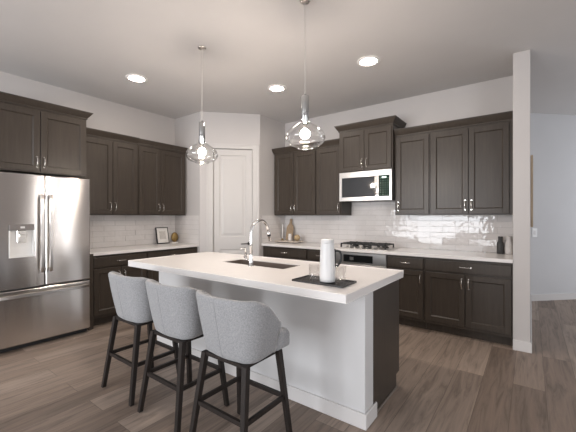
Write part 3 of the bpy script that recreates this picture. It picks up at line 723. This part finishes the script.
# ------------------------------------------------------------------ pendants and downlights
def make_pendant(loc, label):
    t = thing('pendant_light', label, 'pendant light', loc, 0, 'glass pendants over the island')
    def Z(z): return z - ZC
    bm = bm_new(); lathe(bm, [(.0, Z(ZC - .022)), (.022, Z(ZC - .020)), (.038, Z(ZC - .012)), (.042, Z(ZC - .0005))], 0, 0, 28, False, True); obj('canopy', bm, M['nickel'], t)
    bm = bm_new(); tube(bm, [(0, 0, Z(ZC - .02)), (0, 0, Z(2.275))], .0035, 8); obj('cord', bm, simple('clear_cord', (.55, .52, .49), .4), t)
    bm = bm_new(); lathe(bm, [(.0, Z(2.292)), (.010, Z(2.29)), (.012, Z(2.279)), (.029, Z(2.277)), (.0305, Z(2.272)), (.0305, Z(2.072)), (.027, Z(2.064)), (.0, Z(2.064))], 0, 0, 24); obj('socket', bm, M['socket'], t)
    prof = [(.0315, 2.120), (.0315, 2.092), (.034, 2.078), (.050, 2.062), (.080, 2.045), (.112, 2.023), (.138, 1.999), (.154, 1.972), (.156, 1.952), (.149, 1.930), (.132, 1.910), (.108, 1.896), (.082, 1.887), (.064, 1.883), (.060, 1.876)]
    bm = bm_new(); lathe(bm, [(r, Z(z)) for r, z in prof], 0, 0, 48); gl = obj('glass_shade', bm, M['glass'], t)
    bm = bm_new(); tube(bm, [(.060 * math.cos(k * math.pi / 16), .060 * math.sin(k * math.pi / 16), Z(1.877)) for k in range(33)], .0025, 6, False); obj('shade_rim', bm, M['glass'], gl)
    bm = bm_new(); sphere(bm, (0, 0, Z(1.985)), .036, 20, 12); bu = obj('bulb', bm, M['bulb'], t)
    bm = bm_new(); lathe(bm, [(.012, Z(2.0205)), (.015, Z(2.030)), (.015, Z(2.0635))], 0, 0, 20, True, True); obj('bulb_cap', bm, M['nickel'], bu)
    return t
p0_ = make_pendant((2.269, 2.068, ZC), 'clear glass pendant light hanging in front of the pantry door')
c = copy_tree(p0_); c.location = (3.466, 2.090, ZC); c['label'] = 'clear glass pendant light hanging over the tray end of the island, before the range wall'
def set_emission(m, col, power, area_):
    b = m.node_tree.nodes['Principled BSDF']; b.inputs['Emission Strength'].default_value = power / (math.pi * area_)
set_emission(M['bulb'], None, BULB_W, .0163)
set_emission(M['can'], None, CAN_W, math.pi * .0835 ** 2)
def make_can(loc, label):
    t = thing('recessed_downlight', label, 'ceiling light', (loc[0], loc[1], ZC), 0, 'recessed ceiling lights')
    bm = bm_new(); lathe(bm, [(.084, -.004), (.087, -.010), (.114, -.007), (.120, -.0006)], 0, 0, 36); obj('trim_ring', bm, M['canring'], t)
    bm = bm_new(); lathe(bm, [(.0, -.005), (.0835, -.005)], 0, 0, 36); obj('diffuser', bm, M['can'], t)
    return t
c0_ = make_can((1.064, 2.059), 'lit recessed ceiling light nearest the refrigerator cabinets')
c0_['label'] = 'lit recessed ceiling light above the floor by the refrigerator-side wall cabinets'
for (x, y, lab) in ((2.225, 3.303, 'lit recessed ceiling light in front of the corner between pantry and range wall'), (3.468, 3.310, 'lit recessed ceiling light straight in front of the microwave cabinet')):
    c = copy_tree(c0_); c.location = (x, y, ZC); c['label'] = lab

# ------------------------------------------------------------------ things on the island
tr = thing('serving_tray', 'rectangular black tray under the white carafe on the island', 'tray', (3.745, 1.897, .9143))
bm = bm_new(); box(bm, (-.187, -.100, 0), (.187, .100, .007), .002); obj('tray_base', bm, M['tray'], tr)
bm = bm_new()
for (lo, hi) in (((-.190, -.103, 0), (.190, -.1, .012)), ((-.190, .1, 0), (.190, .103, .012)), ((-.190, -.1, 0), (-.187, .1, .012)), ((.187, -.1, 0), (.190, .1, .012))): box(bm, lo, hi)
obj('tray_rim', bm, M['tray'], tr)
pc = thing('carafe', 'tall white insulated carafe with black loop handle on the black tray', 'carafe', (3.795, 1.858, .9217))
bm = bm_new(); lathe(bm, [(.0505, 0), (.0505, .010)], 0, 0, 36, True, True); obj('base_ring', bm, M['black'], pc)
bm = bm_new(); lathe(bm, [(.050, .0103), (.0505, .03), (.049, .12), (.0465, .20), (.0435, .252), (.042, .262)], 0, 0, 40, True, True); obj('body', bm, M['white'], pc)
bm = bm_new(); lathe(bm, [(.041, .2623), (.0425, .266), (.0415, .276), (.036, .282), (.0, .2825)], 0, 0, 36); obj('lid', bm, M['white'], pc)
bm = bm_new(); ax = Vector((.803, .596, 0)); pts = [(.045, .204), (.062, .208), (.082, .202), (.090, .183), (.089, .155), (.080, .124), (.066, .108), (.047, .109)]
tube(bm, [ax * r + Vector((0, 0, z)) for r, z in pts], .0072, 10)
tube(bm, [ax * .0505 + Vector((0, 0, .104)), ax * .0475 + Vector((0, 0, .220))], .0065, 8); obj('handle', bm, M['black'], pc)
def make_glass(loc, label):
    bm = bm_new(); lathe(bm, [(.0, .004), (.032, .004), (.034, .0), (.035, .003), (.0385, .10), (.0365, .10), (.033, .010), (.0, .010)], 0, 0, 32)
    o = obj('tumbler', bm, M['tumbler']); o.location = loc; return tag(o, label, 'drinking glass', 'glasses on the black tray')
g1 = make_glass((3.665, 1.905, .9217), 'clear glass tumbler on the tray, on the faucet side of the carafe')
g2 = g1.copy(); COL.objects.link(g2); g2.location = (3.838, 1.958, .9217); g2['label'] = 'clear glass tumbler on the tray, on the carafe\'s handle side'

# ------------------------------------------------------------------ things on the range-wall counter
b1 = thing('bottle', 'charcoal grey ceramic bottle standing on the counter by the white wall end', 'bottle', (4.571, 4.570, .9145), 0, 'ceramic bottles by the wall end')
bm = bm_new(); lathe(bm, [(.033, 0), (.036, .005), (.036, .115), (.033, .130), (.024, .143), (.0225, .150), (.0225, .188), (.024, .190), (.024, .202), (.012, .202), (.012, .12), (.0, .12)], 0, 0, 28, True); obj('bottle_body', bm, M['vase_dark'], b1)
b2 = thing('bottle', 'chalk white ceramic bottle tucked against the white wall end', 'bottle', (4.653, 4.578, .9145), 0, 'ceramic bottles by the wall end')
bm = bm_new(); lathe(bm, [(.034, 0), (.037, .005), (.037, .110), (.034, .128), (.026, .145), (.023, .155), (.023, .190), (.026, .194), (.026, .206), (.012, .206), (.012, .12), (.0, .12)], 0, 0, 28, True); obj('bottle_body', bm, M['vase_white'], b2)
ty = thing('wooden_tray', 'round-cornered pale wooden tray in the pantry corner of the range counter', 'tray', (1.57, 4.45, .9145))
bm = bm_new(); prism(bm, [(-.20, -.13), (.20, -.13), (.235, -.09), (.235, .09), (.20, .13), (-.20, .13), (-.235, .09), (-.235, -.09)], .010, .030, .006); obj('tray_top', bm, M['marble'], ty)
for sx in (-.16, .16):
    bm = bm_new(); box(bm, (sx - .02, -.10, 0), (sx + .02, .10, .0098)); obj('foot', bm, M['black'], ty)
cb = thing('cutting_board', 'tall tan wooden board with narrow handle leaning on the corner tiles', 'cutting board', (1.497, 4.545, .945))
bm = bm_new(); pl = [(-.068, 0), (.068, 0), (.072, .20), (.060, .245), (.030, .272), (.020, .29), (.022, .355), (.012, .372), (-.012, .372), (-.022, .355), (-.020, .29), (-.030, .272), (-.060, .245), (-.072, .20)]
prism(bm, pl, -.009, .009, .003)
bmesh.ops.transform(bm, matrix=Matrix.Rotation(R(-11), 4, 'X') @ Matrix(((1, 0, 0, 0), (0, 0, -1, 0), (0, 1, 0, .003), (0, 0, 0, 1))), verts=bm.verts)
obj('board', bm, M['tan'], cb)
jr = thing('jar', 'small white jar with pale label in front of the wooden board', 'jar', (1.585, 4.46, .945))
bm = bm_new(); lathe(bm, [(.028, 0), (.031, .004), (.031, .085), (.026, .095)], 0, 0, 24, True, True); obj('jar_body', bm, M['vase_white'], jr)
bm = bm_new(); lathe(bm, [(.027, .0953), (.027, .112), (.02, .114)], 0, 0, 24, True, True); obj('lid', bm, M['grey'], jr)
bm = bm_new(); sphere(bm, (0, 0, .053), .053, 20, 14, (1, 1, 1)); o = obj('woven_ball', bm, M['rattan']); o.location = (1.725, 4.47, .945)
tag(o, 'woven tan decorative ball on the wooden tray beside the board', 'ornament')
cs = thing('candlestick', 'slim white taper candle in holder at the pantry end of the wooden tray', 'candle', (1.415, 4.47, .945))
bm = bm_new(); lathe(bm, [(.028, 0), (.028, .006), (.012, .012), (.013, .03)], 0, 0, 20, True, True); obj('holder', bm, M['brass'], cs)
bm = bm_new(); lathe(bm, [(.011, .0303), (.010, .27), (.004, .278)], 0, 0, 16, True, True); obj('candle', bm, M['paper'], cs)

# ------------------------------------------------------------------ things on the fridge-side counter
pf = thing('picture_frame', 'small black framed print leaning on the tiles of the fridge-side counter', 'picture frame', (.115, 3.022, .9150), R(90))
Wf, Hf = .215, .265
tilt = Matrix.Rotation(R(-12), 4, 'X')
bm = bm_new()
for (lo, hi) in (((-Wf / 2, -.008, 0), (-Wf / 2 + .012, .008, Hf)), ((Wf / 2 - .012, -.008, 0), (Wf / 2, .008, Hf)), ((-Wf / 2 + .012, -.008, 0), (Wf / 2 - .012, .008, .012)), ((-Wf / 2 + .012, -.008, Hf - .012), (Wf / 2 - .012, .008, Hf))): box(bm, lo, hi)
bmesh.ops.transform(bm, matrix=tilt, verts=bm.verts); bmesh.ops.translate(bm, vec=(0, 0, .002), verts=bm.verts); obj('frame', bm, M['black'], pf)
bm = bm_new(); box(bm, (-Wf / 2 + .0125, -.004, .0125), (Wf / 2 - .0125, .004, Hf - .0125)); bmesh.ops.transform(bm, matrix=tilt, verts=bm.verts); bmesh.ops.translate(bm, vec=(0, 0, .002), verts=bm.verts); mt_ = obj('mat', bm, M['paper'], pf)
bm = bm_new(); box(bm, (-.055, -.0055, .07), (.055, -.0042, .20)); bmesh.ops.transform(bm, matrix=tilt, verts=bm.verts); bmesh.ops.translate(bm, vec=(0, 0, .002), verts=bm.verts); obj('print', bm, M['print'], mt_)
og = thing('brass_ornament', 'brass disc ornament on small white block beside the picture frame', 'ornament', (.155, 3.195, .9147))
bm = bm_new(); box(bm, (-.035, -.055, 0), (.035, .045, .018), .003); obj('block', bm, M['paper'], og)
bm = bm_new(); sphere(bm, (0, .005, .098), .08, 24, 16, (.45, .80, 1.0)); obj('disc', bm, M['brass'], og)

# ------------------------------------------------------------------ hall
pa = thing('wall_picture', 'oak framed picture seen edge-on along the hall side of the white wall end', 'picture', (4.8552, 5.30, 1.22))
bm = bm_new(); box(bm, (.0005, -.30, 0), (.026, .30, .885), .003); obj('frame', bm, M['oak'], pa)
bm = bm_new(); box(bm, (.0262, -.27, .03), (.0275, .27, .855)); obj('canvas', bm, M['tanline'], pa)
ls = thing('light_switch', 'white wall switch plate on the blue-grey hall wall under the picture edge', 'light switch', (4.905, 6.560, 1.02), R(45))
bm = bm_new(); box(bm, (-.045, -.0075, 0), (.045, -.0008, .145), .003, 2); obj('plate', bm, M['white'], ls)
bm = bm_new(); box(bm, (-.017, -.011, .04), (.017, -.0077, .105), .002); obj('rocker', bm, M['trim'], ls)
